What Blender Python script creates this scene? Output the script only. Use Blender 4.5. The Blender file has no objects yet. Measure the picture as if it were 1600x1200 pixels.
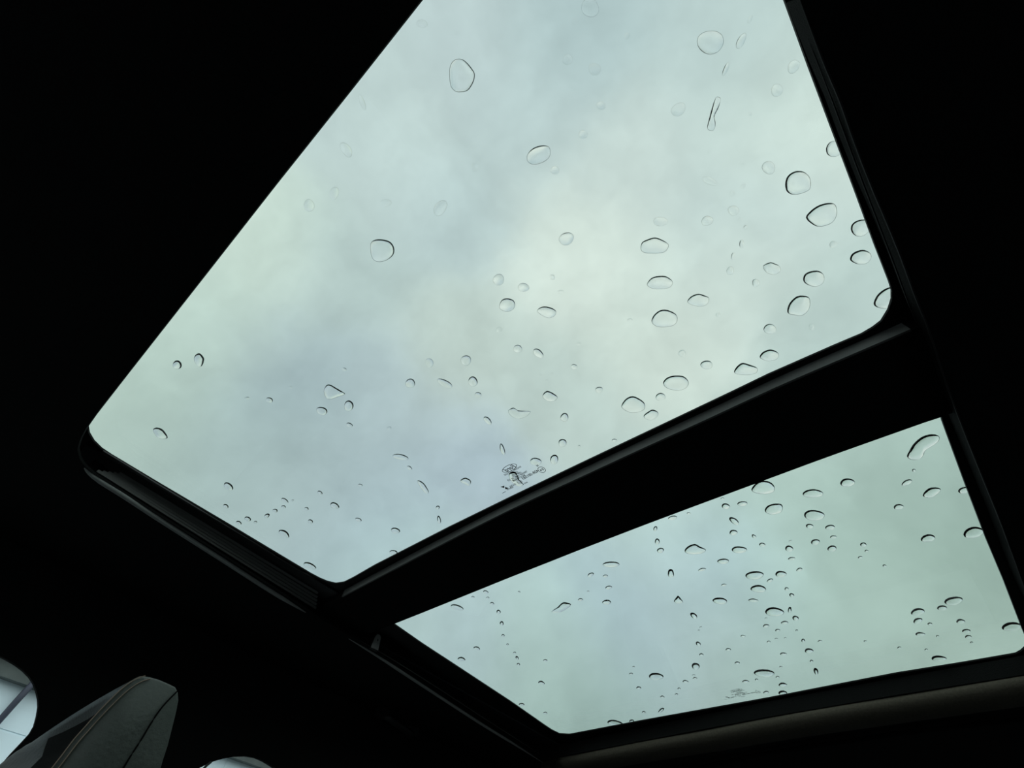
import bpy, bmesh, math, random
from mathutils import Vector, Matrix
random.seed(7)
# ------------------------------------------------------------------ camera
S = bpy.context.scene
COL = S.collection
CZ = 1.15                        # camera height above the road
H = 0.375                        # roof glass above the camera
F = 658.2545
AX = Vector((-0.768732, 0.48799409, 0.4134161))      # car right  (world +x) in camera axes (right, down, forward)
AY = Vector((-0.63425609, -0.66482987, -0.3946143))  # car front  (world +y)
AU = Vector((0.08228193, -0.56556433, 0.82058923))   # up         (world +z)
right = Vector((AX[0], AY[0], AU[0])); down = Vector((AX[1], AY[1], AU[1])); fwd = Vector((AX[2], AY[2], AU[2]))
cam = bpy.data.cameras.new('camera'); camo = bpy.data.objects.new('camera', cam); COL.objects.link(camo)
m = Matrix((right, -down, -fwd)).transposed().to_4x4(); m.translation = Vector((0, 0, CZ)); camo.matrix_world = m
cam.sensor_width = 36.0; cam.lens = F / 1600 * 36.0; cam.clip_start = 0.01; cam.clip_end = 500
S.camera = camo
S.view_settings.view_transform = 'Standard'; S.view_settings.look = 'None'
S.view_settings.exposure = 0.0; S.view_settings.gamma = 1.0; S.view_settings.use_curve_mapping = False

def ray(px, py):                 # world direction through a photo pixel
    d = Vector((px - 800.0, py - 600.0, F)); return Vector((d.dot(AX), d.dot(AY), d.dot(AU)))
def at(px, py, z=H):             # point of that ray on the horizontal plane z above the camera
    d = ray(px, py); d = d * (z / d.z); return Vector((d.x, d.y, CZ + z))
def atx(px, py, x):              # point of that ray on the plane x
    d = ray(px, py); d = d * (x / d.x); return Vector((d.x, d.y, CZ + d.z))
def lin(c): return tuple(((v/255.0)/12.92 if v/255.0 <= 0.04045 else ((v/255.0+0.055)/1.055)**2.4) for v in c)

# ------------------------------------------------------------------ sky: broken rain cloud
TINT = (0.41, 0.45, 0.425)
W = bpy.data.worlds.new('overcast_sky'); S.world = W; W.use_nodes = True
nt = W.node_tree; N = nt.nodes; L = nt.links; N.clear()
out = N.new('ShaderNodeOutputWorld'); bg = N.new('ShaderNodeBackground'); L.new(bg.outputs[0], out.inputs[0])
tc = N.new('ShaderNodeTexCoord')
wn = N.new('ShaderNodeTexNoise'); wn.inputs['Scale'].default_value = 4.5; wn.inputs['Detail'].default_value = 6; wn.inputs['Roughness'].default_value = 0.55
L.new(tc.outputs['Generated'], wn.inputs['Vector'])
def vm(op, a, b=None, s=None):
    n = N.new('ShaderNodeVectorMath'); n.operation = op
    for i, v in enumerate((a, b)):
        if v is None: continue
        if isinstance(v, (tuple, Vector)): n.inputs[i].default_value = tuple(v)
        else: L.new(v, n.inputs[i])
    if s is not None:
        if isinstance(s, float): n.inputs['Scale'].default_value = s
        else: L.new(s, n.inputs['Scale'])
    return n
def mt(op, a, b):
    n = N.new('ShaderNodeMath'); n.operation = op
    for i, v in enumerate((a, b)):
        if v is None: continue
        if isinstance(v, (float, int)): n.inputs[i].default_value = v
        else: L.new(v, n.inputs[i])
    return n.outputs[0]
wv = vm('SCALE', vm('SUBTRACT', wn.outputs['Color'], (0.5, 0.5, 0.5)).outputs[0], s=0.13).outputs[0]
V = vm('NORMALIZE', vm('ADD', tc.outputs['Generated'], wv).outputs[0]).outputs[0]
SKY = [  # cloud banks: where in the sky (through which photo pixel), their colour as seen through the tinted glass
 (560,150,190,211,209),(720,50,187,207,207),(900,60,176,200,201),(1100,60,186,208,206),(1240,190,212,230,220),
 (1000,250,199,217,212),(910,400,213,229,220),(700,320,181,203,203),(540,430,180,202,199),(400,380,201,222,211),
 (290,500,187,210,200),(220,640,178,202,192),(450,590,161,183,187),(420,690,161,184,186),(330,720,171,195,190),
 (600,640,172,193,196),(560,760,163,185,191),(720,560,190,209,202),(1020,540,205,222,213),(1310,480,185,207,202),
 (1170,290,190,211,209),(730,720,169,190,198),(600,860,170,196,199),(880,640,187,207,201),(1130,420,202,220,213),
 (480,740,168,190,190),(1240,60,186,208,205),(640,250,193,213,210),(820,180,186,207,206),
 (660,970,182,209,204),(725,995,170,193,202),(880,970,182,210,205),(950,945,158,184,200),(1000,895,182,209,207),(1010,830,186,212,206),
 (1130,890,175,203,209),(1210,770,179,206,197),(1290,900,178,208,199),(1490,880,139,167,155),(1400,970,170,196,186),
 (1560,1000,174,201,190),(1100,1010,170,195,190),(900,1100,161,191,182),(1250,1050,167,195,186),(1400,720,172,198,190),
 (780,1050,176,204,198),(1030,950,172,196,201),(860,1010,178,206,199),(1440,780,160,187,177)]
num = den = None
K = 150.0
for px, py, r_, g_, b_ in SKY:
    d = ray(px, py).normalized(); c = lin((r_, g_, b_)); c = tuple(c[i]/TINT[i] for i in range(3))
    dt = vm('DOT_PRODUCT', V, tuple(d)).outputs['Value']
    w = mt('EXPONENT', mt('MULTIPLY', mt('SUBTRACT', dt, 1.0), K), None)
    cv = vm('SCALE', c, s=w).outputs[0]
    num = cv if num is None else vm('ADD', num, cv).outputs[0]
    den = w if den is None else mt('ADD', den, w)
# the same cloud cover carries on over the rest of the sky
bn = N.new('ShaderNodeTexNoise'); bn.inputs['Scale'].default_value = 2.6; bn.inputs['Detail'].default_value = 5
L.new(tc.outputs['Generated'], bn.inputs['Vector'])
rp = N.new('ShaderNodeMix'); rp.data_type = 'RGBA'
mr = N.new('ShaderNodeMapRange'); mr.inputs[1].default_value = 0.35; mr.inputs[2].default_value = 0.65
L.new(bn.outputs['Fac'], mr.inputs[0]); L.new(mr.outputs[0], rp.inputs[0])
ca = lin((168, 190, 188)); cb = lin((202, 220, 212))
rp.inputs[6].default_value = tuple(ca[i]/TINT[i] for i in range(3)) + (1,)
rp.inputs[7].default_value = tuple(cb[i]/TINT[i] for i in range(3)) + (1,)
num = vm('ADD', num, vm('SCALE', rp.outputs[2], s=0.03).outputs[0]).outputs[0]
den = mt('ADD', den, 0.03)
sky = vm('SCALE', num, s=mt('DIVIDE', 1.0, den)).outputs[0]
fn = N.new('ShaderNodeTexNoise'); fn.inputs['Scale'].default_value = 9.0; fn.inputs['Detail'].default_value = 7; fn.inputs['Roughness'].default_value = 0.58
L.new(V, fn.inputs['Vector'])
fm = N.new('ShaderNodeMapRange'); fm.inputs[1].default_value = 0.25; fm.inputs[2].default_value = 0.75; fm.inputs[3].default_value = 0.90; fm.inputs[4].default_value = 1.10
L.new(fn.outputs['Fac'], fm.inputs[0])
sky = vm('SCALE', sky, s=fm.outputs[0]).outputs[0]
L.new(sky, bg.inputs['Color']); bg.inputs['Strength'].default_value = 1.06

# ------------------------------------------------------------------ materials
def pmat(name, col, rough=0.6, spec=0.5, noise=None, bump=0.0, metal=0.0, nscale=200.0):
    M = bpy.data.materials.new(name); M.use_nodes = True; n = M.node_tree.nodes; l = M.node_tree.links
    b = n['Principled BSDF']; b.inputs['Base Color'].default_value = (*col, 1); b.inputs['Roughness'].default_value = rough
    b.inputs['Specular IOR Level'].default_value = spec; b.inputs['Metallic'].default_value = metal
    if noise or bump:
        t = n.new('ShaderNodeTexCoord'); x = n.new('ShaderNodeTexNoise'); x.inputs['Scale'].default_value = nscale; x.inputs['Detail'].default_value = 4
        l.new(t.outputs['Object'], x.inputs['Vector'])
        if noise:
            mx = n.new('ShaderNodeMix'); mx.data_type = 'RGBA'; mx.inputs[6].default_value = (*[c*(1-noise) for c in col], 1); mx.inputs[7].default_value = (*[c*(1+noise) for c in col], 1)
            l.new(x.outputs['Fac'], mx.inputs[0]); l.new(mx.outputs[2], b.inputs['Base Color'])
        if bump:
            bp = n.new('ShaderNodeBump'); bp.inputs['Strength'].default_value = bump; bp.inputs['Distance'].default_value = 0.001
            l.new(x.outputs['Fac'], bp.inputs['Height']); l.new(bp.outputs[0], b.inputs['Normal'])
    return M
def glassmat(name, tint):
    M = bpy.data.materials.new(name); M.use_nodes = True; n = M.node_tree.nodes; l = M.node_tree.links; n.clear()
    o = n.new('ShaderNodeOutputMaterial'); t = n.new('ShaderNodeBsdfTransparent'); g = n.new('ShaderNodeBsdfGlossy'); x = n.new('ShaderNodeMixShader')
    lw = n.new('ShaderNodeLayerWeight'); pw = n.new('ShaderNodeMath'); pw.operation = 'POWER'; pw.inputs[1].default_value = 5.0   # Schlick
    f = n.new('ShaderNodeMath'); f.operation = 'MULTIPLY_ADD'; f.inputs[1].default_value = 0.6; f.inputs[2].default_value = 0.03
    l.new(lw.outputs['Facing'], pw.inputs[0]); l.new(pw.outputs[0], f.inputs[0])
    t.inputs[0].default_value = (*[math.sqrt(c) for c in tint], 1); g.inputs['Roughness'].default_value = 0.0   # two surfaces per pane
    l.new(f.outputs[0], x.inputs[0]); l.new(t.outputs[0], x.inputs[1]); l.new(g.outputs[0], x.inputs[2]); l.new(x.outputs[0], o.inputs[0])
    return M
def watermat():
    M = bpy.data.materials.new('rain_water'); M.use_nodes = True; n = M.node_tree.nodes; l = M.node_tree.links; n.clear()
    o = n.new('ShaderNodeOutputMaterial'); g = n.new('ShaderNodeBsdfGlass'); g.inputs['IOR'].default_value = 1.333; g.inputs['Roughness'].default_value = 0.0
    g.inputs['Color'].default_value = (1, 1, 1, 1); l.new(g.outputs[0], o.inputs[0]); return M
M_fab = pmat('black_headliner_fabric', (0.012, 0.0125, 0.0125), 0.95, 0.1, 0.5, 0.6, nscale=900)
M_brown = pmat('brown_black_fabric', (0.105, 0.092, 0.074), 0.95, 0.1, 0.35, 0.6, nscale=300)
M_pla = pmat('black_plastic', (0.02, 0.02, 0.021), 0.55, 0.3, 0.2, 0.2)
M_strip = pmat('satin_grey_plastic', (0.15, 0.15, 0.15), 0.5, 0.4, 0.1)
M_ridge = pmat('grey_rail_ridge', (0.20, 0.20, 0.20), 0.5, 0.4)
M_bead = pmat('grey_piping', (0.42, 0.43, 0.43), 0.6, 0.3, 0.2)
M_rib = pmat('dark_grey_rail', (0.09, 0.09, 0.092), 0.45, 0.5, 0.1)
M_frit = pmat('ceramic_black_border', (0.006, 0.006, 0.006), 0.6, 0.2)
M_ink = pmat('printed_ink', (0.004, 0.005, 0.005), 0.8, 0.05)
M_lea = pmat('grey_leather', (0.078, 0.090, 0.084), 0.5, 0.4, 0.15, 0.5, nscale=350)
M_lea_shade = pmat("grey_leather_shaded", (0.028, 0.030, 0.029), 0.5, 0.4, 0.15, 0.5, nscale=350)  # grey leather darkened: painted half-shade on the headrest's front rim and wing
M_thr = pmat('beige_thread', (0.33, 0.25, 0.20), 0.8, 0.1)
M_seam = pmat('seam_black', (0.004, 0.004, 0.004), 0.9, 0.1)  # plain black of the headrest seam
M_paint = pmat('car_body_paint', (0.03, 0.03, 0.035), 0.25, 0.5)
M_gl1 = glassmat('tinted_roof_glass', TINT)
M_gl3 = glassmat('clear_side_glass', (0.95, 0.985, 0.985))
M_wat = watermat()
M_wall = pmat('white_cladding', (0.80, 0.93, 0.99), 0.6, 0.3, 0.04, nscale=3)
M_roof = pmat('grey_roof_sheet', (0.10, 0.115, 0.11), 0.7, 0.3, 0.25, nscale=4)
M_pipe = pmat('dark_downpipe', (0.05, 0.055, 0.08), 0.5, 0.4)
M_asph = pmat('wet_asphalt', (0.07, 0.075, 0.075), 0.5, 0.4, 0.4, nscale=6)
M_chr = pmat('steel_post', (0.4, 0.4, 0.4), 0.3, 0.5, metal=1.0)

M_wat2 = bpy.data.materials.new('rain_water_on_glass'); M_wat2.use_nodes = True      # wetted face: water against glass, no air film to mirror in
_n = M_wat2.node_tree.nodes; _n.clear(); _o = _n.new('ShaderNodeOutputMaterial'); _r = _n.new('ShaderNodeBsdfRefraction'); _r.inputs['IOR'].default_value = 1.333; _r.inputs['Roughness'].default_value = 0.0
M_wat2.node_tree.links.new(_r.outputs[0], _o.inputs[0])
# ------------------------------------------------------------------ helpers
def link(name, me, mat, parent=None):
    o = bpy.data.objects.new(name, me); COL.objects.link(o)
    if mat and not me.materials: me.materials.append(mat)
    if parent: o.parent = parent
    return o
def tag(o, label=None, cat=None, group=None, kind=None):
    if label: o['label'] = label
    if cat: o['category'] = cat
    if group: o['group'] = group
    if kind: o['kind'] = kind
    return o
def mesh(name, vs, fs, mat, parent=None, smooth=False):
    me = bpy.data.meshes.new(name); me.from_pydata([tuple(v) for v in vs], [], fs); me.update()
    if smooth: me.polygons.foreach_set('use_smooth', [True]*len(me.polygons))
    return link(name, me, mat, parent)
def slab_mesh(polys, t, bevel=0.0):          # first polygon outer, others holes, in 2D; thickness t centred on z=0
    cu = bpy.data.curves.new('tmp', 'CURVE'); cu.dimensions = '2D'; cu.fill_mode = 'BOTH'; cu.extrude = t/2 - bevel
    cu.bevel_depth = bevel; cu.bevel_resolution = 1
    if bevel: cu.offset = -bevel
    for P in polys:
        sp = cu.splines.new('POLY'); sp.points.add(len(P)-1); sp.use_cyclic_u = True
        for i, p in enumerate(P): sp.points[i].co = (p[0], p[1], 0, 1)
    o = bpy.data.objects.new('tmp', cu); COL.objects.link(o)
    dg = bpy.context.evaluated_depsgraph_get(); me = bpy.data.meshes.new_from_object(o.evaluated_get(dg))
    bpy.data.objects.remove(o); bpy.data.curves.remove(cu)
    return me
def slab(name, polys, z0, z1, mat, parent=None, bevel=0.0):      # horizontal slab between heights above the camera
    me = slab_mesh(polys, abs(z1-z0), bevel); me.transform(Matrix.Translation((0, 0, CZ + (z0+z1)/2))); me.name = name
    return link(name, me, mat, parent)
def slabx(name, polys, x0, x1, mat, parent=None):                # vertical slab in the y-z plane; polygons are (y, z world)
    me = slab_mesh(polys, abs(x1-x0))
    R = Matrix(((0, 0, 1, (x0+x1)/2), (1, 0, 0, 0), (0, 1, 0, 0), (0, 0, 0, 1))); me.transform(R); me.name = name
    return link(name, me, mat, parent)
def slaby(name, polys, y0, y1, mat, parent=None):                # vertical slab in the x-z plane
    me = slab_mesh(polys, abs(y1-y0))
    R = Matrix(((1, 0, 0, 0), (0, 0, -1, (y0+y1)/2), (0, 1, 0, 0), (0, 0, 0, 1))); me.transform(R); me.name = name
    return link(name, me, mat, parent)
def box(name, a, b, mat, parent=None):
    x0, y0, z0 = a; x1, y1, z1 = b
    vs = [(x, y, z) for z in (z0, z1) for y in (y0, y1) for x in (x0, x1)]
    fs = [(0,2,3,1),(4,5,7,6),(0,1,5,4),(2,6,7,3),(0,4,6,2),(1,3,7,5)]
    return mesh(name, vs, fs, mat, parent)
def sweep_data(path, prof):                   # profile (u outwards-horizontal, w up) swept along a path of points
    vs = []; fs = []; n = len(prof)
    for i, p in enumerate(path):
        t = (path[min(i+1, len(path)-1)] - path[max(i-1, 0)]).normalized()
        s = t.cross(Vector((0, 0, 1))).normalized(); up = s.cross(t)
        for u, w in prof: vs.append(p + s*u + up*w)
    for i in range(len(path)-1):
        for j in range(n):
            a = i*n+j; b = i*n+(j+1) % n; fs.append((a, b, b+n, a+n))
    fs.append(tuple(range(n))[::-1]); fs.append(tuple((len(path)-1)*n + j for j in range(n)))
    return vs, fs
def sweep(name, path, prof, mat, parent=None, smooth=False):
    vs, fs = sweep_data(path, prof); return mesh(name, vs, fs, mat, parent, smooth)
def circ(r, n=10): return [(r*math.cos(2*math.pi*i/n), r*math.sin(2*math.pi*i/n)) for i in range(n)]
def xy(P, z): return [tuple(at(px, py, z)[:2]) for px, py in P]
def smooth_line(P, n=6):                      # Catmull-Rom through open points
    Q = [Vector(p) for p in P]; out_ = []
    for i in range(len(Q)-1):
        a = Q[max(i-1, 0)]; b = Q[i]; c = Q[i+1]; d = Q[min(i+2, len(Q)-1)]
        for k in range(n):
            t = k/n; out_.append(0.5*((2*b)+(c-a)*t+(2*a-5*b+4*c-d)*t*t+(3*b-a-3*c+d)*t**3))
    out_.append(Q[-1]); return out_

# ------------------------------------------------------------------ outside: ground and building
g = mesh('ground', [(-60,-60,0),(60,-60,0),(60,60,0),(-60,60,0)], [(0,1,2,3)], M_asph); tag(g, kind='structure', label='wet grey asphalt around the car')
def horizon_bank(name, x0, y0, x1, y1, hgt):      # unseen bumpy bank, added to darken the horizon the drops refract
    n = 60; vs = []; fs = []; L_ = math.hypot(x1-x0, y1-y0); nx, ny = -(y1-y0)/L_, (x1-x0)/L_
    pr_ = [(-1.2, 0), (-1.4, 0.5), (-1.0, 0.9), (0, 1.0), (1.0, 0.9), (1.4, 0.5), (1.2, 0)]
    for i in range(n+1):
        t = i/n
        for u, w in pr_:
            q = random.uniform(-0.3, 0.3); vs.append((x0+(x1-x0)*t+nx*(u+q), y0+(y1-y0)*t+ny*(u+q), w*hgt*random.uniform(0.93, 1.07)))
    for i in range(n):
        for j in range(6): fs.append((i*7+j, i*7+j+1, (i+1)*7+j+1, (i+1)*7+j))
    return mesh(name, vs, fs, M_bank, g)
M_bank = pmat('horizon_bank_dark', (0.02, 0.032, 0.018), 0.9, 0.1, 0.6, 0.5, nscale=8)  # dark colour of the added horizon banks
horizon_bank('added_horizon_bank', -16, -24, 11, -24, 8.5); horizon_bank('added_horizon_bank', -18, -24, -18, 20, 7.0)  # added out of view, only as a dark horizon for the drops
BX = 12.0
def eave(py_, px_): return atx(px_, py_, BX)
e0 = atx(0, 1057, BX); e1 = atx(57, 1079, BX)
ez = (e0.z + e1.z)/2
bld = bpy.data.objects.new('building', None); COL.objects.link(bld); bld.location = (BX, -2, 0)
tag(bld, 'low white clad building with grey roof seen through the side windows', 'building')
def bchild(o): o.parent = bld; o.matrix_parent_inverse = Matrix.Translation((-BX, 2, 0)); return o
seam = [atx(0, 1139, BX).z, 0.9]
levels = [0.0] + [z for z in sorted(seam)] + [ez]
yy = [-22.0, -17.0, -12.0, -8.0, -4.9, -1.55, 1.8, 6.0, 11.0, 16.0]
for a, b in zip(yy, yy[1:]):
    for z0, z1 in zip(levels, levels[1:]):
        bchild(box('wall_panel', (BX, a+0.006, z0+0.012), (BX+0.12, b-0.006, z1-0.012), M_wall))
bchild(box('wall_core', (BX+0.012, yy[0], 0), (BX+5.9, yy[-1], ez), M_wall))
bchild(mesh('roof', [(BX-0.22, yy[0], ez+0.30), (BX-0.22, yy[-1], ez+0.30), (BX+7, yy[-1], ez+3.8), (BX+7, yy[0], ez+3.8),
                     (BX-0.22, yy[0], ez+0.22), (BX-0.22, yy[-1], ez+0.22), (BX+7, yy[-1], ez), (BX+7, yy[0], ez)],
            [(0,1,2,3),(4,7,6,5),(0,4,5,1),(1,5,6,2),(2,6,7,3),(3,7,4,0)], M_roof))
bchild(box('fascia', (BX-0.20, yy[0], ez-0.02), (BX-0.02, yy[-1], ez+0.215), M_roof))
bchild(sweep('gutter', [Vector((BX-0.28, yy[0], ez+0.26)), Vector((BX-0.28, yy[-1], ez+0.26))], circ(0.06, 8), M_pipe, smooth=True))
pp = atx(24, 1096, BX)
bchild(sweep('downpipe', [Vector((BX-0.26, pp.y, ez+0.22)), Vector((BX-0.12, pp.y, ez-0.25)), Vector((BX-0.12, pp.y, 0.02))], circ(0.05, 10), M_pipe, smooth=True))

# ------------------------------------------------------------------ car shell
XL, XR = -0.46, 1.02             # inner faces of the side walls
YF, YR = 0.62, -1.95
ZH = H - 0.030                   # headliner underside
FL = -0.85                       # floor below the camera
# visible outlines (photo pixels)
HOLE = [(658,0),(544,145),(429,290),(315,436),(200,583),(165,628),(148,650),(134,670),(125,687),(121,702),(124,716),(132,728),(148,742),
        (200,775),(250,807),(300,838),(350,870),(410,908),(450,934),(500,967),(545,993),(600,1028),(675,1077),(750,1126),(800,1157),(835,1180),(848,1187),(860,1187),(885,1180),(1000,1158),
        (1100,1139),(1200,1120),(1300,1103),(1400,1086),(1500,1070),(1600,1054),(1640,1046),(1652,1038),(1652,1030)]
HOLE_R = [(1600,916),(1565,820),(1537,750),(1507,675),(1477,595),(1450,512),(1430,462),(1410,407),(1390,357),(1364,296),(1335,221),(1312,156),(1284,90),(1250,0),(1205,-120)]
hole = xy(HOLE + HOLE_R, ZH)
fy = at(658, 0, ZH).y
hole += [(hole[-1][0], fy - 0.02), (hole[-1][0] + 0.02, fy)]
sx0, sx1, sy0, sy1 = XL-0.06, XR+0.06, YR-0.06, YF+0.06
outer = [(sx0, sy0), (sx1, sy0), (sx1, sy1), (sx0, sy1)]
ceil = slab('ceiling', [outer, hole], ZH, ZH+0.003, M_fab); tag(ceil, kind='structure', label='black fabric headliner around the two roof windows')
# outer roof skin with one opening for both glass panels
ro = [(-0.185, -1.115), (0.80, -1.115), (0.80, 0.135), (-0.185, 0.135)]
def outw(x, y):
    return (0.022 if x > 0.3 else -0.004) if y > -0.99 else (0.006 if x > 0.3 else -0.003)
cw = [Vector((x + outw(x, y), y - (0.004 if y < -0.99 else 0), CZ + (ZH+0.003+H-0.006)/2)) for x, y in hole[11:-3]]
hh_ = (H-0.006-ZH-0.003)/2 + 0.0005
sweep('opening_wall', cw, [(-0.0004, -hh_), (0.0012, -hh_), (0.0012, hh_), (-0.0004, hh_)], M_fab, ceil)
rs = slab('roof_skin', [outer, ro], H-0.0055, H+0.006, M_paint, ceil); rs['label'] = 'painted outer roof panel'

# glass 1 and 2: clear outline, ceramic border, pane
P1 = [(139,664),(141,675),(148,687),(160,699),(175,709),(250,754),(350,813),(440,867),(485,894),(500,902),(512,907),(525,910),(538,908),(552,901),(585,882),(700,823),(800,774),
      (900,726),(1037,661),(1140,612),(1200,583),(1300,539),(1345,520),(1362,510),(1375,500),(1386,482),(1391,466),(1391,452),(1387,439),(1364,380),(1335,301),(1297,200),(1261,104),(1223,0),(1180,-118)]
p1 = xy(P1, H)
f1 = 0.30*H
p1 += [(p1[-1][0], f1), (p1[0][0]-0.0, f1)]
P2 = [(600,962),(617,974),(660,1004),(715,1040),(800,1096),(850,1131),(862,1139),(874,1145),(890,1146),(1000,1125),(1100,1107),(1200,1089),(1287,1072),(1400,1050),(1500,1034),(1575,1021),
      (1586,1019),(1594,1014.5),(1600,1009),(1603,1003),(1602,996),(1596,982),(1566,904),(1539,840),(1506,754),(1470,656)]
p2 = xy(P2, H)
p2 += [(p2[-1][0]-0.001, -0.455), (p2[0][0], -0.455)]
o1 = [(-0.1849, -0.395), (0.7999, -0.395), (0.7999, 0.1349), (-0.1849, 0.1349)]
o2 = [(-0.1849, -1.1149), (0.7999, -1.1149), (0.7999, -0.400), (-0.1849, -0.400)]
win = []
for k, (o_, p_, nm) in enumerate(((o1, p1, 'front'), (o2, p2, 'rear'))):
    w = slab('window_%d' % (k+1), [o_], H, H+0.004, M_gl1)
    tag(w, kind='structure', label='%s tinted glass pane of the panoramic roof, spotted with rain' % nm)
    fr = slab('black_border', [o_, p_], H-0.0025, H-0.0003, M_frit, w)
    win.append(w)
# crossbar between the panes
ZC = H - 0.014
XB = [(1470,652),(1444,660.5),(1320,704.5),(1277,720),(1080,793),(1008,820),(900,861.5),(860,877.5),(800,901),(660,957.5),(617,974.5),(600,981)]
rear = xy(XB, ZC)
LT = [(540,923),(600,891),(700,838),(800,787),(900,740),(1000,693),(1100,647),(1200,600),(1300,556),(1360,530),(1410,508)]
front = [tuple(p) for p in smooth_line(xy(LT, H-0.003), 3)]
fr_ext = [(0.80, front[0][1]+0.002)] + front + [(-0.17, front[-1][1]-0.004)]
rr_ext = [(-0.17, rear[0][1])] + rear + [(0.80, rear[-1][1]-0.001)]
cb = slab('trim_1', [fr_ext + rr_ext], ZC, H-0.0026, M_fab); tag(cb, kind='structure', label='black crossbar between the two roof panes')
# satin lip along the crossbar's front edge
lip = [Vector((x, y+0.0012, CZ + (ZC+H)/2 - 0.001)) for x, y in front]
tag(sweep('edge_strip', lip, [(-0.0012, -0.0065), (0.0012, -0.0065), (0.0012, 0.0065), (-0.0012, 0.0065)], M_strip, cb), label='satin grey edge strip')

# side rail of the front opening: ribs under the passenger side of the glass
tr = slab('trim_2', [[(0.712, -0.375), (0.712, 0.085), (0.80, 0.085), (0.80, -0.375)]], H-0.005, H-0.0028, M_pla)
tag(tr, kind='structure', label='ribbed sliding rail beside the front pane')
A0, A1 = (150,706), (505,915); B0, B1 = (139,733), (500,962)
for k, fr_ in enumerate((0.36, 0.50, 0.62, 0.74, 0.86)):
    z = H - 0.008 - 0.0030*k
    path = []
    for i in range(7):
        t = 0.03 + 0.02*(4-k) + i/6*(0.95 - 0.02*(4-k))
        a = (A0[0]+(A1[0]-A0[0])*t, A0[1]+(A1[1]-A0[1])*t - 0); b = (B0[0]+(B1[0]-B0[0])*t, B0[1]+(B1[1]-B0[1])*t)
        path.append(at(a[0]+(b[0]-a[0])*fr_, a[1]+(b[1]-a[1])*fr_, z))
    sweep('rail_rib', path, [(-0.0008, -0.0010), (0.0008, -0.0010), (0.0008, 0.0026), (-0.0008, 0.0026)], M_ridge, tr)
sweep('seal_lip', [at(a, b+3.5, H-0.0034) for a, b in ((160,702),(180,714),(250,757),(350,817),(440,872),(490,901))], [(-0.0034,-0.0008),(0.0034,-0.0008),(0.0034,0.0008),(-0.0034,0.0008)], M_rib, tr)
# edge beads of the headliner opening
def bead(name, P, z, r, mat, parent=None, n=4):
    pts = smooth_line([at(a, b, z) for a, b in P], n)
    vs, fs = sweep_data(pts, circ(r, 8)); k = len(pts)
    for i, p in enumerate(pts):              # tapered ends
        q = min(1.0, 0.15 + i/6.0, 0.15 + (k-1-i)/6.0)
        for j in range(8): vs[i*8+j] = p + (vs[i*8+j]-p)*q
    return mesh(name, vs, fs, mat, parent, True)
LB = [(132,731),(148,745),(200,778),(250,811),(300,843),(350,875),(410,914),(450,939),(478,957)]
LB2 = [(545,998),(600,1031),(675,1080),(750,1129),(800,1160),(852,1194)]
t3 = bead('trim_3', LB, ZH, 0.0042, M_bead); tag(t3, kind='structure', label='grey edge bead of the headliner beside the front pane')
t4 = bead('trim_4', LB2, ZH, 0.0036, M_bead); tag(t4, kind='structure', label='grey edge bead of the headliner beside the rear pane')
bead('inner_bead', [(552,995),(606,1026),(681,1073),(756,1122),(806,1154),(846,1180)], ZH+0.004, 0.0008, M_rib, t4)
t5 = bead('trim_5', [(1250,0)] + HOLE_R[::-1][2:], ZH, 0.0007, M_pla); tag(t5, kind='structure', label='thin edge line of the headliner on the driver side')
bead('inner_bead', [(1262,60),(1300,156),(1350,290),(1396,410),(1418,470),(1432,505)], H-0.016, 0.0006, M_pla, t5)
# rolled rear edge of the opening
RL = [(868,1187),(885,1186),(1000,1164),(1100,1146),(1200,1127),(1300,1110),(1400,1094),(1500,1078),(1600,1062),(1660,1052)]
pts = smooth_line([at(a, b, ZH-0.002) for a, b in RL], 3)
rl = sweep('trim_6', pts, [(-0.030+0.030*math.cos(a)*1.25+0.008, 0.016*math.sin(a)-0.006) for a in [2*math.pi*i/16 for i in range(16)]][::-1], M_brown, smooth=True)
tag(rl, kind='structure', label='padded brown-black roll behind the rear pane')
t7 = bead('trim_7', [(900,1238),(1000,1218),(1100,1198),(1200,1177),(1400,1147),(1600,1124),(1650,1118)], ZH-0.006, 0.004, M_fab); tag(t7, kind='structure', label='black seam roll at the back of the headliner')
# perforated latch tab on the rail
hk = [(580,1011),(587,994),(590,991),(594,992),(595,997),(591,1016)]
hx = at(590, 1001, H-0.014).x; hkp = [(atx(a_, b_, hx).y, atx(a_, b_, hx).z) for a_, b_ in hk]; hc = atx(590.5, 1000, hx)
tb = slabx('trim_8', [hkp, [(hc.y+0.0016*math.cos(a), hc.z+0.0026*math.sin(a)) for a in [2*math.pi*i/10 for i in range(10)]]], hx, hx+0.0015, M_bead)
tag(tb, kind='structure', label='small grey tab with a hole beside the rear pane corner')
box('tab_foot', (hx+0.0015, min(p[0] for p in hkp), min(p[1] for p in hkp)-0.001), (hx+0.006, max(p[0] for p in hkp), CZ+H-0.003), M_pla, tb)
# folded grab handle on the headliner
gp = [at(596, 1118, ZH-0.012), at(606, 1122, ZH-0.026), at(620, 1131, ZH-0.030), at(634, 1141, ZH-0.026), at(643, 1147, ZH-0.012)]
gh = sweep('grab_handle', smooth_line(gp, 4), [(u*1.5, w) for u, w in circ(0.006, 8)], M_pla, smooth=True)
tag(gh, 'folded black grab handle on the headliner above the rear side window', 'handle')
for q in (gp[0], gp[-1]): box('handle_mount', (q.x-0.010, q.y-0.012, q.z-0.004), (q.x+0.010, q.y+0.012, CZ+ZH), M_pla, gh)

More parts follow.
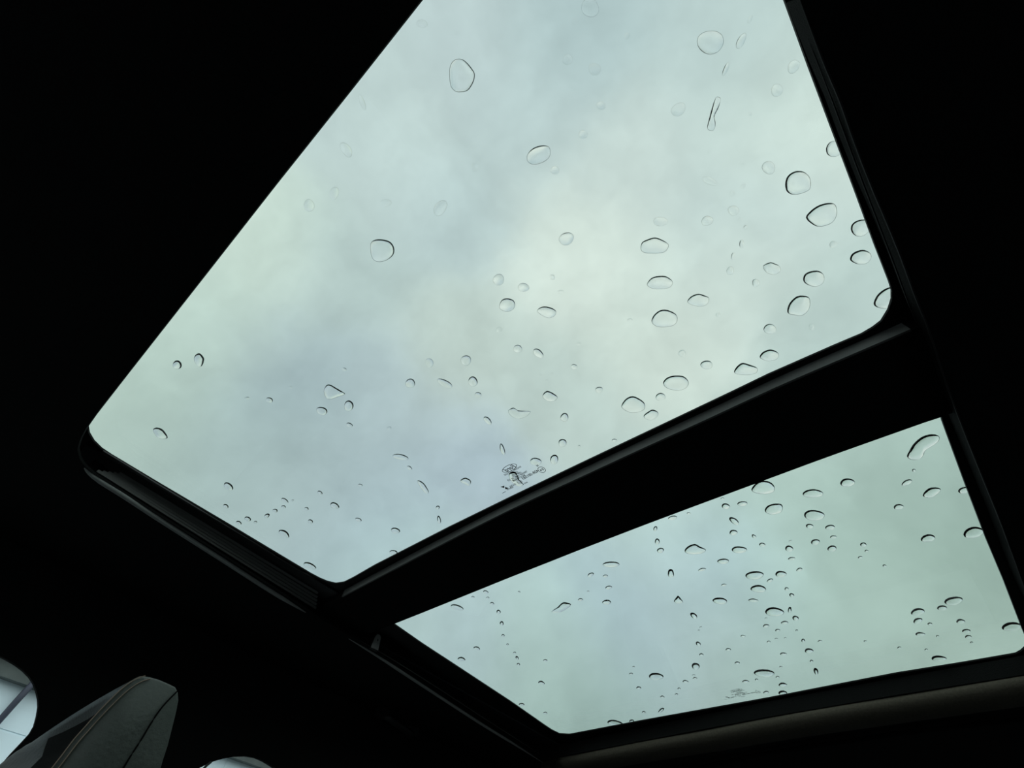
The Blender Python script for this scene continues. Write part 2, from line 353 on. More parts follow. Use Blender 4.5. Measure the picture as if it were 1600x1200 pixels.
# floor, walls, side windows
fl = box('floor', (XL-0.06, YR-0.06, CZ+FL-0.04), (XR+0.06, YF+0.9, CZ+FL), M_fab); tag(fl, kind='structure', label='black cabin carpet')
zt = CZ + ZH
WF = [(0,1025),(12,1031),(24,1038),(36,1047),(46,1057),(53,1068),(57,1079),(60,1092),(60.5,1104),(58,1119),(54,1134),(47,1146),(36,1158),(18,1177),(0,1198),(-20,1221)]
wf = [(atx(a, b, XR).y, atx(a, b, XR).z) for a, b in WF]
top = wf[0]
wf = wf + [(wf[-1][0]-0.01, CZ-0.30), (0.66, CZ-0.30), (0.60, CZ-0.05), (0.38, top[1]-0.01), (0.15, top[1]+0.012)]
WR = [(296,1216),(312,1200),(322,1195),(333,1190),(350,1185),(368,1182),(385,1181.5),(400,1184),(412,1189),(425,1197),(440,1208)]
wr = [(atx(a, b, XR).y, atx(a, b, XR).z) for a, b in WR]
wr = wr + [(-0.72, CZ+0.135), (-0.98, CZ+0.06), (-1.02, CZ-0.02), (-0.98, CZ-0.26), (wr[0][0]+0.02, CZ-0.30)]
wside = [(YR-0.06, CZ+FL), (YF+0.9, CZ+FL), (YF+0.9, CZ-0.40), (YF, zt), (YR-0.06, zt)]
wall_r = slabx('wall_right', [wside, wf, wr], XR, XR+0.008, M_fab); tag(wall_r, kind='structure', label='black passenger side door and pillar trim')
def grow(P, s=1.04):
    cx = sum(p[0] for p in P)/len(P); cy = sum(p[1] for p in P)/len(P); return [(cx+(x-cx)*s, cy+(y-cy)*s) for x, y in P]
for i, (P, lb, X) in enumerate(((wf, 'front passenger side window', XR+0.003), (wr, 'rear passenger side window', XR+0.003))):
    w = slabx('window_%d' % (3+i), [P], X, X+0.004, M_gl3); tag(w, kind='structure', label='clear glass of the ' + lb)
pr = sweep('pillar_strip', [atx(313, 1206, XR-0.004), atx(323, 1196, XR-0.004), atx(330, 1190.5, XR-0.004)], circ(0.002, 6), M_rib, wall_r)
wall_l = slabx('wall_left', [wside, [(p[0]-0.04, p[1]) for p in wf], [(p[0]-0.04, p[1]) for p in wr]], XL-0.05, XL, M_fab); tag(wall_l, kind='structure', label='black driver side door and pillar trim')
for i, P in enumerate((wf, wr)):
    w = slabx('window_%d' % (5+i), [[(p[0]-0.04, p[1]) for p in P]], XL-0.03, XL-0.026, M_gl3); tag(w, kind='structure', label='clear driver side window, %s door' % ('front', 'rear')[i])
bk = slaby('wall_rear', [[(XL-0.06, CZ+FL), (XR+0.06, CZ+FL), (XR+0.06, zt), (XL-0.06, zt)], [(XL+0.16, CZ-0.22), (XR-0.16, CZ-0.22), (XR-0.24, CZ+0.12), (XL+0.24, CZ+0.12)]], YR-0.06, YR, M_fab)
tag(bk, kind='structure', label='black tailgate trim')
w = slaby('window_7', [[(XL+0.16, CZ-0.22), (XR-0.16, CZ-0.22), (XR-0.24, CZ+0.12), (XL+0.24, CZ+0.12)]], YR-0.04, YR-0.036, M_gl3); tag(w, kind='structure', label='rear window of the tailgate')
# sloping windscreen and dashboard
a, b = Vector((0, YF+0.02, zt)), Vector((0, YF+0.9, CZ-0.36))
w = mesh('window_8', [(XL-0.04, a.y, a.z), (XR+0.04, a.y, a.z), (XR+0.04, b.y, b.z), (XL-0.04, b.y, b.z), (XL-0.04, a.y+0.004, a.z+0.004), (XR+0.04, a.y+0.004, a.z+0.004), (XR+0.04, b.y+0.004, b.z+0.004), (XL-0.04, b.y+0.004, b.z+0.004)],
         [(0,1,2,3),(4,7,6,5),(0,4,5,1),(1,5,6,2),(2,6,7,3),(3,7,4,0)], M_gl3); tag(w, kind='structure', label='sloping windscreen')
d = mesh('wall_front', [(XL-0.05, YF+0.9, CZ-0.36), (XR+0.05, YF+0.9, CZ-0.36), (XR+0.05, YF+0.25, CZ-0.40), (XL-0.05, YF+0.25, CZ-0.40), (XL-0.05, YF+0.9, CZ+FL), (XR+0.05, YF+0.9, CZ+FL), (XR+0.05, YF+0.40, CZ+FL), (XL-0.05, YF+0.40, CZ+FL)],
         [(0,3,2,1),(4,5,6,7),(0,1,5,4),(1,2,6,5),(2,3,7,6),(3,0,4,7)], M_pla); tag(d, kind='structure', label='black dashboard block under the windscreen')

# ------------------------------------------------------------------ passenger seat with headrest
X0 = 0.53
seat = bpy.data.objects.new('passenger_seat', None); COL.objects.link(seat); seat.location = (0.67, -0.1, CZ+FL)
tag(seat, 'grey leather front passenger seat with double-stitched headrest, at lower left', 'seat')
MI = Matrix.Translation((-0.67, 0.1, -(CZ+FL)))
def sp(o, par=None):
    if par is None: o.parent = seat; o.matrix_parent_inverse = MI
    else: o.parent = par
    return o
FE = [(60,1220),(75,1200),(93,1177),(112,1152),(128,1134),(143,1117),(158,1101),(172,1087),(187,1073),(202,1062),(214,1056),(225,1053)]
BE = [(238,1055),(252,1059),(268,1066),(278,1071),(282,1079),(283,1092),(280,1108),(276,1125),(271,1145),(266,1165),(260,1183),(255,1200),(250,1216)]
prof = [(atx(a, b, X0).y, atx(a, b, X0).z) for a, b in FE] + [(atx(a, b, X0).y, atx(a, b, X0).z) for a, b in BE]
NF = len(FE); NP = len(prof)
# carry the profile down below the frame
lowf = (prof[0][0]+0.012, prof[0][1]-0.07); lowb = (prof[-1][0]+0.014, prof[-1][1]-0.085)
prof = [(lowf[0]-0.015, lowf[1]-0.02), lowf] + prof + [lowb, (lowb[0]+0.012, lowb[1]-0.012)]
NF += 2; NP = len(prof); cyp = sum(p[0] for p in prof)/NP; czp = sum(p[1] for p in prof)/NP
secs = [(0.0, 0.93), (0.003, 0.975), (0.009, 1.0), (0.03, 1.0)] + [(0.03+0.22*i/8, 1.0) for i in range(1, 8)] + [(0.25, 1.0), (0.271, 1.0), (0.277, 0.975), (0.28, 0.93)]
vs = []; fs = []
for sxx, sc in secs:
    t = sxx/0.28; dip = 0.034*math.sin(math.pi*t)**0.8; drop = 0.012*(2*t-1)**4*0
    for j, (y, z) in enumerate(prof):
        y2 = cyp+(y-cyp)*sc; z2 = czp+(z-czp)*sc
        if j < NF-1: y2 -= dip*min(1.0, (NF-1-j)/4.0)
        z2 -= 0.02*t*t if z > czp else 0
        vs.append((X0+sxx-0.003*(0), y2, z2))
for i in range(len(secs)-1):
    for j in range(NP):
        a = i*NP+j; b = i*NP+(j+1) % NP; fs.append((a, a+NP, b+NP, b))
def capfan(base, flip):
    c = len(vs); ys = [vs[base+j] for j in range(NP)]
    vs.append((ys[0][0], sum(v[1] for v in ys)/NP, sum(v[2] for v in ys)/NP))
    for j in range(NP):
        f = (base+j, base+(j+1) % NP, c); fs.append(f[::-1] if flip else f)
capfan(0, False); capfan((len(secs)-1)*NP, True)
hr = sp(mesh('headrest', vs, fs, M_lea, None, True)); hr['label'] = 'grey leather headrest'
hr.data.materials.append(M_lea_shade); hr.data.materials.append(M_fab)  # slots for the painted shade on the front face
for p in hr.data.polygons:                # shade of the hollow front painted in: near-black channel, lighter rim and wing
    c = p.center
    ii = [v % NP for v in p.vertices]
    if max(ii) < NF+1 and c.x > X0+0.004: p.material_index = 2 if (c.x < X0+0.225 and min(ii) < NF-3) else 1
# seam between side panel and back shell, dashes of thread beside the front edge
SE = [(277,1080),(255,1103),(238,1127),(220,1157),(205,1180),(192,1202)]
XS = X0 - 0.0006
seam_o = sweep('seam', smooth_line([atx(a, b, XS+0.0002) for a, b in SE], 4), circ(0.0007, 6), M_seam, hr)
sv = []; sf = []
for off, shift in ((4.5, 0), (12.5, 0.4)):
    path = smooth_line([atx(a + off*0.80, b + off*0.62, XS) for a, b in FE[1:]], 10)
    n = 34
    for k in range(n):
        i0 = int((k+0.1+shift)/ (n+0.5) * (len(path)-1)); i1 = min(i0 + 3, len(path)-1)
        if i1 <= i0: continue
        v_, f_ = sweep_data([path[i0], path[i1]], circ(0.0004, 5)); bs = len(sv); sv += v_; sf += [tuple(q+bs for q in f) for f in f_]
st = mesh('stitching', sv, sf, M_thr, hr); st['kind'] = 'stuff'; st['label'] = 'double row of beige stitches'
pz = min(v[2] for v in vs)
def loft(name, rings, mat, par=None):     # stacked rounded rectangles: (z, y0, y1, x0, x1)
    V_ = []; F_ = []; n = 24
    for z, y0, y1, x0, x1 in rings:
        for i in range(n):
            a = 2*math.pi*i/n; c, s = math.cos(a), math.sin(a); e = 0.45
            V_.append(((x0+x1)/2+(x1-x0)/2*math.copysign(abs(c)**e, c), (y0+y1)/2+(y1-y0)/2*math.copysign(abs(s)**e, s), z))
    for k in range(len(rings)-1):
        for i in range(n): F_.append((k*n+i, k*n+(i+1) % n, (k+1)*n+(i+1) % n, (k+1)*n+i))
    F_.append(tuple(range(n))[::-1]); F_.append(tuple((len(rings)-1)*n+i for i in range(n)))
    return sp(mesh(name, V_, F_, mat, None, True), par)
ym = (lowf[0]+lowb[0])/2
loft('backrest', [(CZ-0.62, 0.02, 0.16, 0.44, 0.90), (CZ-0.55, 0.0, 0.18, 0.42, 0.92), (CZ-0.3, -0.06, 0.10, 0.42, 0.92), (pz-0.12, ym-0.09, ym+0.05, 0.44, 0.90), (pz-0.07, ym-0.08, ym+0.04, 0.49, 0.85), (pz-0.055, ym-0.05, ym+0.02, 0.53, 0.81)], M_lea)
loft('seat_cushion', [(CZ+FL+0.12, 0.05, 0.55, 0.43, 0.91), (CZ+FL+0.2, 0.03, 0.6, 0.42, 0.92), (CZ+FL+0.27, 0.05, 0.58, 0.43, 0.91), (CZ+FL+0.29, 0.1, 0.53, 0.48, 0.86)], M_lea)
sp(box('seat_base', (0.48, 0.08, CZ+FL), (0.86, 0.5, CZ+FL+0.13), M_pla))
for x in (0.61, 0.73): sp(sweep('headrest_post', [Vector((x, ym-0.01, pz+0.03)), Vector((x, ym-0.018, pz-0.09))], circ(0.006, 10), M_chr, None, True))

# ------------------------------------------------------------------ printed marks on the glass (read from outside the car)
def text_mesh(s, shear=0.0):
    cu = bpy.data.curves.new('t', 'FONT'); cu.body = s; cu.size = 1.0; cu.shear = shear; cu.offset = 0.018; cu.resolution_u = 3
    o = bpy.data.objects.new('t', cu); COL.objects.link(o); dg = bpy.context.evaluated_depsgraph_get()
    me = bpy.data.meshes.new_from_object(o.evaluated_get(dg)); bpy.data.objects.remove(o); bpy.data.curves.remove(cu)
    vs_ = [v.co.copy() for v in me.vertices]; fs_ = [tuple(p.vertices) for p in me.polygons]; bpy.data.meshes.remove(me)
    x0 = min(v.x for v in vs_); x1 = max(v.x for v in vs_); y0 = min(v.y for v in vs_); y1 = max(v.y for v in vs_)
    return [Vector(((v.x-x0)/(x1-x0), (v.y-y0)/(y1-y0), 0)) for v in vs_], fs_
ZT = H - 0.0004
LET = [  # string, photo pixel where the reading starts (right), where it ends (left), cap height in m
 ('PANORAMA  ROOF GLASS', (815,730), (789,743.5), 0.0030), ('AS2 DOT27', (810,737.5), (800,742), 0.0030), ('LAMINATED', (815,738.5), (801,745), 0.0030),
 ('TRANSP 20 M 100', (825,737.5), (800,749), 0.0032), ('M314 GLASS AS', (821,743), (801,752), 0.0030), ('SAFE', (808,750), (803,753), 0.0030),
 ('43R-001583', (842.5,737), (818,750), 0.0048), ('GLAZING', (807,757), (797,761.5), 0.0030), ('E000199', (802.5,762), (793,766), 0.0030), ('II', (842,728), (840,729.5), 0.003),
 ('001', (825,754), (818,757), 0.0022), ('10', (798,750.5), (795,752.5), 0.0035), ('.', (791,768), (785,771), 0.0009)]
def ring2(c, ax, ay, ang, w, n=40):
    V_ = []; F_ = []
    for i in range(n):
        a = 2*math.pi*i/n
        for e in (0, w): 
            x = (ax-e)*math.cos(a); y = (ay-e)*math.sin(a); V_.append(Vector((c.x + x*math.cos(ang)-y*math.sin(ang), c.y + x*math.sin(ang)+y*math.cos(ang), 0)))
    for i in range(n):
        j = (i+1) % n; F_.append((2*i, 2*j, 2*j+1, 2*i+1))
    return V_, F_
def build_mark(base_px, dst, parent, zz):
    c1 = at(*base_px, ZT); c1.z = 0
    sh = Vector((dst.x, dst.y, 0)) - c1
    def emit(name, parts):
        V_ = []; F_ = []
        for v, f in parts:
            b_ = len(V_); V_ += [Vector((q.x+sh.x, q.y+sh.y, CZ+zz)) for q in v]; F_ += [tuple(i+b_ for i in t) for t in f]
        return mesh(name, V_, F_, M_ink, parent)
    parts = []
    for s, ps, pe, hh in LET:
        a = at(*ps, ZT); b = at(*pe, ZT); a.z = b.z = 0
        ux = b-a; ux.y *= 0.35; ln = ux.length; ux.normalize(); uy = Vector((-ux.y, ux.x, 0))
        v, f = text_mesh(s); parts.append(([a + ux*(q.x*ln) + uy*(q.y*hh) for q in v], f))
    e = at(846.4, 734, ZT); parts.append(ring2(e, 0.0047, 0.0056, 0, 0.0007, 24))
    v, f = text_mesh('E4'); parts.append(([e + Vector(((q.x-0.5)*0.0050, (q.y-0.5)*0.0036, 0)) for q in v], f))
    e = at(811.8, 753, ZT); parts.append(ring2(e, 0.0034, 0.0038, 0, 0.0005, 20))
    v, f = text_mesh('CCC'); parts.append(([e + Vector(((q.x-0.5)*0.0046, (q.y-0.5)*0.003, 0)) for q in v], f))
    ar = at(788.5, 761.7, ZT)
    parts.append(([ar+Vector((0.004,0.004,0)), ar+Vector((-0.002,0.003,0)), ar+Vector((0.001,-0.0005,0)), ar+Vector((-0.004,-0.004,0)), ar+Vector((0.0015,-0.0035,0)), ar+Vector((-0.001,0.0005,0))], [(0,1,2),(3,4,5)]))
    emit('glass_lettering', parts)
    o = at(796, 731.5, ZT); parts = [ring2(o, 0.0114, 0.0053, 0, 0.0008), ]
    v, f = text_mesh('Ford', 0.35); parts.append(([o + Vector(((q.x-0.5)*0.0170, (q.y-0.52)*0.0066, 0)) for q in v], f))
    emit('glass_logo', parts)
build_mark((796,731.5), at(796, 731.5, ZT), win[0], ZT)
build_mark((796,731.5), at(1150.5, 1078.5, ZT), win[1], ZT)

# ------------------------------------------------------------------ rain drops lying on the glass
def I0(x):
    s = t = 1.0
    for k in range(1, 40): t *= (x/2)**2/(k*k); s += t
    return s
ZD = H + 0.0041
def drop_mesh(P, contact=42.0, pane=1, lam=0.0023):
    if contact > 30: contact = contact*(1.17 if pane == 2 else 1.10)
    n = 28
    Q = [Vector((p[0], p[1], 0)) for p in xy(P, ZD)]
    m_ = len(Q); C_ = []
    for i in range(m_):                                   # closed Catmull-Rom, then resample
        a, b, c, d = Q[i-1], Q[i], Q[(i+1) % m_], Q[(i+2) % m_]
        for k in range(6):
            t = k/6; C_.append(0.5*((2*b)+(c-a)*t+(2*a-5*b+4*c-d)*t*t+(3*b-a-3*c+d)*t**3))
    step = len(C_)/n; R_ = [C_[int(i*step)] for i in range(n)]
    c = sum(R_, Vector())/n
    rad = sorted((p-c).length for p in R_); R0 = (rad[2]+rad[-3])/2*0.5 + rad[2]*0.5
    l_ = lam; x = R0/l_
    hm = math.tan(math.radians(contact))*l_ / max((I0(x+0.01)-I0(x-0.01))/0.02/I0(x), 1e-3)   # edge slope = contact angle
    ss = [0.0, 0.3, 0.55, 0.72, 0.83, 0.90, 0.945, 0.975, 1.0]
    vs_ = [(0, 0, hm*(1-1/I0(x)))]; fs_ = []
    for s in ss[1:]:
        z = hm*(1-I0(s*x)/I0(x))
        for p in R_: vs_.append(((p.x-c.x)*s, (p.y-c.y)*s, z))
    for i in range(n): fs_.append((0, 1+i, 1+(i+1) % n))
    for k in range(len(ss)-2):
        b = 1+k*n
        for i in range(n): j = (i+1) % n; fs_.append((b+i, b+n+i, b+n+j, b+j))
    top_n = len(fs_); e = len(vs_)
    last = 1+(len(ss)-2)*n
    foot = len(fs_); fs_.append(tuple(last+i for i in range(n))[::-1])          # flat foot, facing down
    me = bpy.data.meshes.new('water_drop'); me.from_pydata(vs_, [], fs_)
    me.update()
    area = sum(0.5*((R_[i]-c).cross(R_[(i+1) % n]-c)).z for i in range(n))
    if area < 0: me.flip_normals()
    me.polygons.foreach_set('use_smooth', [i < top_n for i in range(len(me.polygons))])
    me.materials.append(M_wat); me.materials.append(M_wat2); me.polygons[foot].material_index = 1
    return me, Vector((c.x, c.y, CZ+ZD))
def ell(cx, cy, w, h, rot=0.0, ph=0):
    a = math.radians(rot); P = []
    for i in range(12):
        t = 2*math.pi*i/12; r = 1 + 0.05*math.sin(2*t+ph) + 0.035*math.sin(3*t+ph*1.7)
        x = w/2*math.cos(t)*r; y = h/2*math.sin(t)*r
        P.append((cx + x*math.cos(a) - y*math.sin(a), cy + x*math.sin(a) + y*math.cos(a)))
    return P
# drops with an outline of their own: (pane, outline, contact angle, description that is also the landmark for its neighbours)
BIG = [
 (1,[(702,112),(705,99),(714,92),(725,94),(735,104),(742,116),(739,130),(730,142),(715,144),(706,138),(703,128)],47,'tall pear-shaped drop near the top left'),
 (1,ell(1110,66,40,39,0,2),38,'large pale round drop at the top'),
 (1,[(1118,153),(1124,152),(1126,157),(1122,170),(1117,182),(1118,196),(1114,204),(1107,203),(1105,198),(1108,185),(1112,170)],44,'long crooked upright drip'),
 (1,[(823,246),(827,237),(836,230),(848,227),(857,229),(860,236),(858,246),(848,254),(835,257),(826,254)],46,'tilted loaf-shaped drop'),
 (1,[(579,382),(585,375),(597,374),(610,378),(616,388),(614,399),(603,407),(590,409),(581,402)],46,'lone squarish drop at centre left'),
 (1,[(1227,292),(1228,280),(1235,271),(1246,267),(1257,269),(1265,277),(1267,288),(1264,297),(1250,303),(1238,304),(1230,300)],46,'big round drop near the driver side'),
 (1,[(1259,340),(1267,329),(1281,320),(1296,317),(1305,320),(1308,332),(1303,345),(1292,352),(1278,354),(1267,349)],46,'largest tilted oval drop'),
 (1,[(1001,389),(1003,379),(1012,374),(1023,371),(1033,374),(1044,381),(1043,389),(1035,395),(1015,396),(1005,394)],44,'uppermost of three stacked domed drops'),
 (1,[(1011,445),(1016,436),(1024,432),(1037,431),(1045,434),(1051,440),(1049,447),(1040,451),(1020,451)],44,'middle of three stacked domed drops'),
 (1,[(1018,501),(1022,492),(1031,485),(1041,484),(1052,488),(1058,494),(1057,504),(1048,510),(1030,511),(1021,507)],44,'lowest of three stacked domed drops'),
 (1,[(1074,471),(1080,463),(1091,459),(1102,462),(1108,466),(1105,475),(1095,479),(1080,476)],42,'cap-shaped drop right of the domed stack'),
 (1,[(1192,416),(1203,410),(1211,412),(1218,416),(1219,424),(1210,429),(1198,426)],38,'wavy-topped drop'),
 (1,[(1255,438),(1257,429),(1266,424),(1278,423),(1286,428),(1288,436),(1284,444),(1273,448),(1260,444)],44,'neat oval drop below the largest one'),
 (1,[(1328,404),(1332,396),(1343,391),(1352,391),(1360,396),(1361,403),(1355,411),(1342,413),(1331,409)],44,'broad drop close to the driver side rim'),
 (1,[(1230,484),(1234,473),(1245,463),(1256,462),(1264,465),(1266,475),(1262,486),(1253,493),(1240,492),(1232,490)],46,'round tilted drop above the crossbar end'),
 (1,[(1365,474),(1370,462),(1380,453),(1392,449),(1400,458),(1398,475),(1385,482),(1370,480)],46,'drop cut off by the rounded corner'),
 (1,[(1187,557),(1192,550),(1203,546),(1213,549),(1217,555),(1212,562),(1200,564),(1190,561)],44,'small domed drop near the crossbar'),
 (1,[(1147,580),(1152,572),(1160,567),(1172,570),(1183,575),(1181,583),(1165,586),(1150,584)],44,'tent-shaped drop near the crossbar'),
 (1,[(1036,599),(1041,591),(1052,587),(1068,588),(1076,597),(1072,606),(1060,610),(1043,607)],44,'wide bread-shaped drop'),
 (1,[(971,636),(977,624),(988,619),(999,623),(1007,630),(1007,639),(997,644),(983,644)],44,'helmet-shaped drop'),
 (1,[(1006,649),(1013,643),(1020,640),(1028,644),(1027,651),(1018,656),(1008,654)],42,'drop tucked beside the helmet-shaped one'),
 (1,[(794,642),(802,637),(808,641),(820,642),(829,643),(822,651),(810,654),(799,650)],40,'notched crescent drop'),
 (1,[(848,617),(854,611),(862,613),(871,620),(867,626),(858,627),(850,623)],42,'slanted oval drop above the crossbar'),
 (1,[(506,610),(510,602),(516,601),(525,606),(535,612),(539,616),(528,620),(515,624),(508,619)],44,'teardrop pointing right'),
 (1,[(239,672),(244,668),(252,670),(258,676),(262,684),(254,686),(245,682)],46,'lone dark-rimmed drop in the left corner'),
 (1,[(303,560),(306,554),(312,552),(318,558),(319,563),(316,571),(311,573),(305,567)],46,'larger of the pair near the left edge'),
 (1,[(652,752),(656,751),(662,755),(667,762),(670,769),(666,771),(659,764)],44,'slug-shaped slanting drip'),
 (1,[(719,752),(724,747),(730,747),(736,752),(733,759),(726,756)],42,'drop left of the printed glass mark'),
 (1,[(795,741),(800,737),(806,738),(810,746),(813,754),(818,757),(812,760),(803,756),(797,749)],46,'bent drop lying over the printed glass mark'),
 (1,[(839,486),(845,480),(854,479),(864,482),(869,487),(866,494),(857,497),(847,493)],43,'wide capped drop at the centre'),
 (1,[(780,478),(784,469),(792,466),(802,469),(805,477),(801,484),(792,487),(783,484)],43,'round capped drop at the centre'),
 (1,ell(484,884,20,9,20,1),44,'flat drop in the bottom corner'),
 (2,[(1417,713),(1421,704),(1427,694),(1438,684),(1450,679),(1462,679),(1468,683),(1465,691),(1455,698),(1446,704),(1442,713),(1435,718),(1423,718)],44,'big bean-shaped drop'),
 (2,[(1174,765),(1180,756),(1190,751),(1203,753),(1210,760),(1209,768),(1196,772),(1180,770)],42,'large drop touching the crossbar edge'),
 (2,[(1195,796),(1200,790),(1211,787),(1221,788),(1223,795),(1219,801),(1207,804),(1197,801)],42,'oval drop under the one touching the crossbar'),
 (2,ell(1270,771,32,13,-4,0),40,'upper of the two wide capped drops'),
 (2,ell(1272,805,31,17,0,1),40,'lower of the two wide capped drops'),
 (2,[(1070,859),(1076,853),(1086,850),(1094,854),(1103,859),(1098,864),(1085,866),(1072,864)],42,'tent-shaped drop'),
 (2,[(862,956),(869,951),(877,943),(883,941),(892,944),(887,950),(874,957)],42,'wing-shaped drop'),
 (2,[(1044,900),(1044,892),(1048,889),(1052,892),(1053,900),(1049,902)],44,'horseshoe-shaped drop'),
 (2,[(1053,940),(1057,933),(1060,931),(1065,937),(1067,941),(1060,943)],46,'peaked dark drop'),
 (2,ell(1210,956,29,14,0,0.5),42,'broad domed drop amid the cluster'),
 (2,ell(1194,1052,31,12,3,2),42,'broad flat drop near the rear edge'),
 (2,ell(1025,1057,22,11,0,1),42,'thick-browed drop low in the middle'),
 (2,ell(1490,939,28,13,-8,2),42,'plump drop near the right edge'),
 (2,ell(1581,979,32,13,-8,0),42,'wide drop cut by the right rim'),
 (2,ell(1467,1029,23,9,0,1),42,'lowest drop at the right'),
 (2,ell(1521,832,32,17,-15,0),42,'drop cut by the upper right rim'),
 (2,[(1442,775),(1446,767),(1455,762),(1466,762),(1470,766),(1463,773),(1453,778)],44,'pointed oval drop below the bean-shaped one'),
 (2,ell(961,1130,24,9,8,1),42,'drop on the bottom rim'),
 (2,ell(714,949,20,8,15,1),42,'leftmost drop, curved like an eyebrow'),
]
# smaller drops: cx, cy, w, h, rotation, contact angle
SM1 = [(922,12,27,30,0,16),(898,34,8,10,20,16),(980,56,8,10,0,20),(887,93,16,16,0,16),(929,108,20,18,0,16),(939,165,14,13,0,22),(911,210,13,14,0,22),(1060,171,24,19,-30,22),
(1172,30,14,5,-60,28),(1158,64,28,11,-63,34),(1134,108,22,7,-68,36),(1240,104,22,17,-55,24),(1214,141,18,20,0,26),(1172,178,6,6,0,26),(659,37,18,12,0,18),(713,51,8,6,0,18),
(566,160,24,8,70,26),(541,234,26,14,60,26),(742,261,12,13,0,20),(522,302,14,20,20,20),(483,321,16,20,0,24),(603,317,16,12,0,14),(563,404,6,6,0,20),(277,570,15,13,15,45),(538,577,7,5,15,28),
(867,266,13,13,0,20),(688,325,26,18,-50,26),(885,373,24,19,-12,38),(1107,237,4,4,0,24),(1109,283,24,11,20,22),(1159,257,8,5,0,20),(1161,291,6,10,30,22),(1144,302,8,8,0,26),(1146,329,18,15,10,30),
(1105,345,18,15,-30,32),(1032,346,21,15,0,26),(1165,355,6,6,0,34),(1156,343,5,5,0,26),(1159,381,8,12,10,36),(1201,262,20,21,0,32),(1303,233,24,26,0,38),(1345,356,32,26,-10,40),
(779,437,18,17,0,34),(818,449,18,13,0,32),(863,433,7,9,-20,30),(876,456,10,6,0,20),(780,515,10,8,0,20),(738,527,4,6,0,18),(809,545,14,12,-10,33),(841,552,18,12,35,42),(904,537,6,5,0,22),
(1141,423,12,13,0,30),(1181,442,12,12,0,32),(1145,400,5,12,20,34),(1203,514,19,16,0,34),(1122,492,7,7,0,22),(984,500,8,5,0,28),(1302,382,13,10,-20,28),(1268,511,8,10,0,20),(1104,570,18,14,0,36),
(1032,620,15,12,0,34),(936,609,12,9,-5,34),(1066,552,12,10,0,28),(897,573,10,8,-10,32),(386,622,8,4,0,20),(421,625,11,8,25,34),(545,634,15,16,0,42),(503,642,18,12,12,38),(454,605,6,4,0,18),
(546,664,10,7,20,34),(608,669,7,5,0,22),(641,599,16,14,10,37),(671,567,13,14,0,28),(695,599,25,11,25,34),(626,714,24,9,12,36),(640,731,9,5,40,36),(728,563,17,15,10,34),(739,596,15,15,10,42),
(747,617,10,9,0,32),(882,652,12,14,-10,40),(762,657,16,8,50,44),(879,692,13,12,0,40),(785,702,7,18,-15,42),(837,721,17,12,0,38),(866,718,12,16,0,42),(862,584,5,4,0,20),(844,586,4,4,0,20),
(854,595,4,4,0,20),(905,697,3,3,0,44),(960,688,8,5,0,38),(684,793,6,6,20,44),(686,812,6,12,-10,44),(618,829,14,9,8,43),(615,863,12,7,8,43),(563,758,7,4,15,38),(357,760,17,10,38,45),
(353,791,9,6,25,40),(373,817,9,6,15,43),(387,811,10,8,20,42),(399,816,6,4,0,22),(417,806,10,6,-35,36),(430,798,8,6,0,40),(443,792,7,5,0,40),(445,782,12,6,32,42),(457,782,5,3,0,20),
(479,795,7,5,15,36),(485,815,8,7,0,34),(500,770,8,6,30,40),(444,834,18,10,35,45),(523,790,15,9,30,45),(560,812,11,5,20,44)]
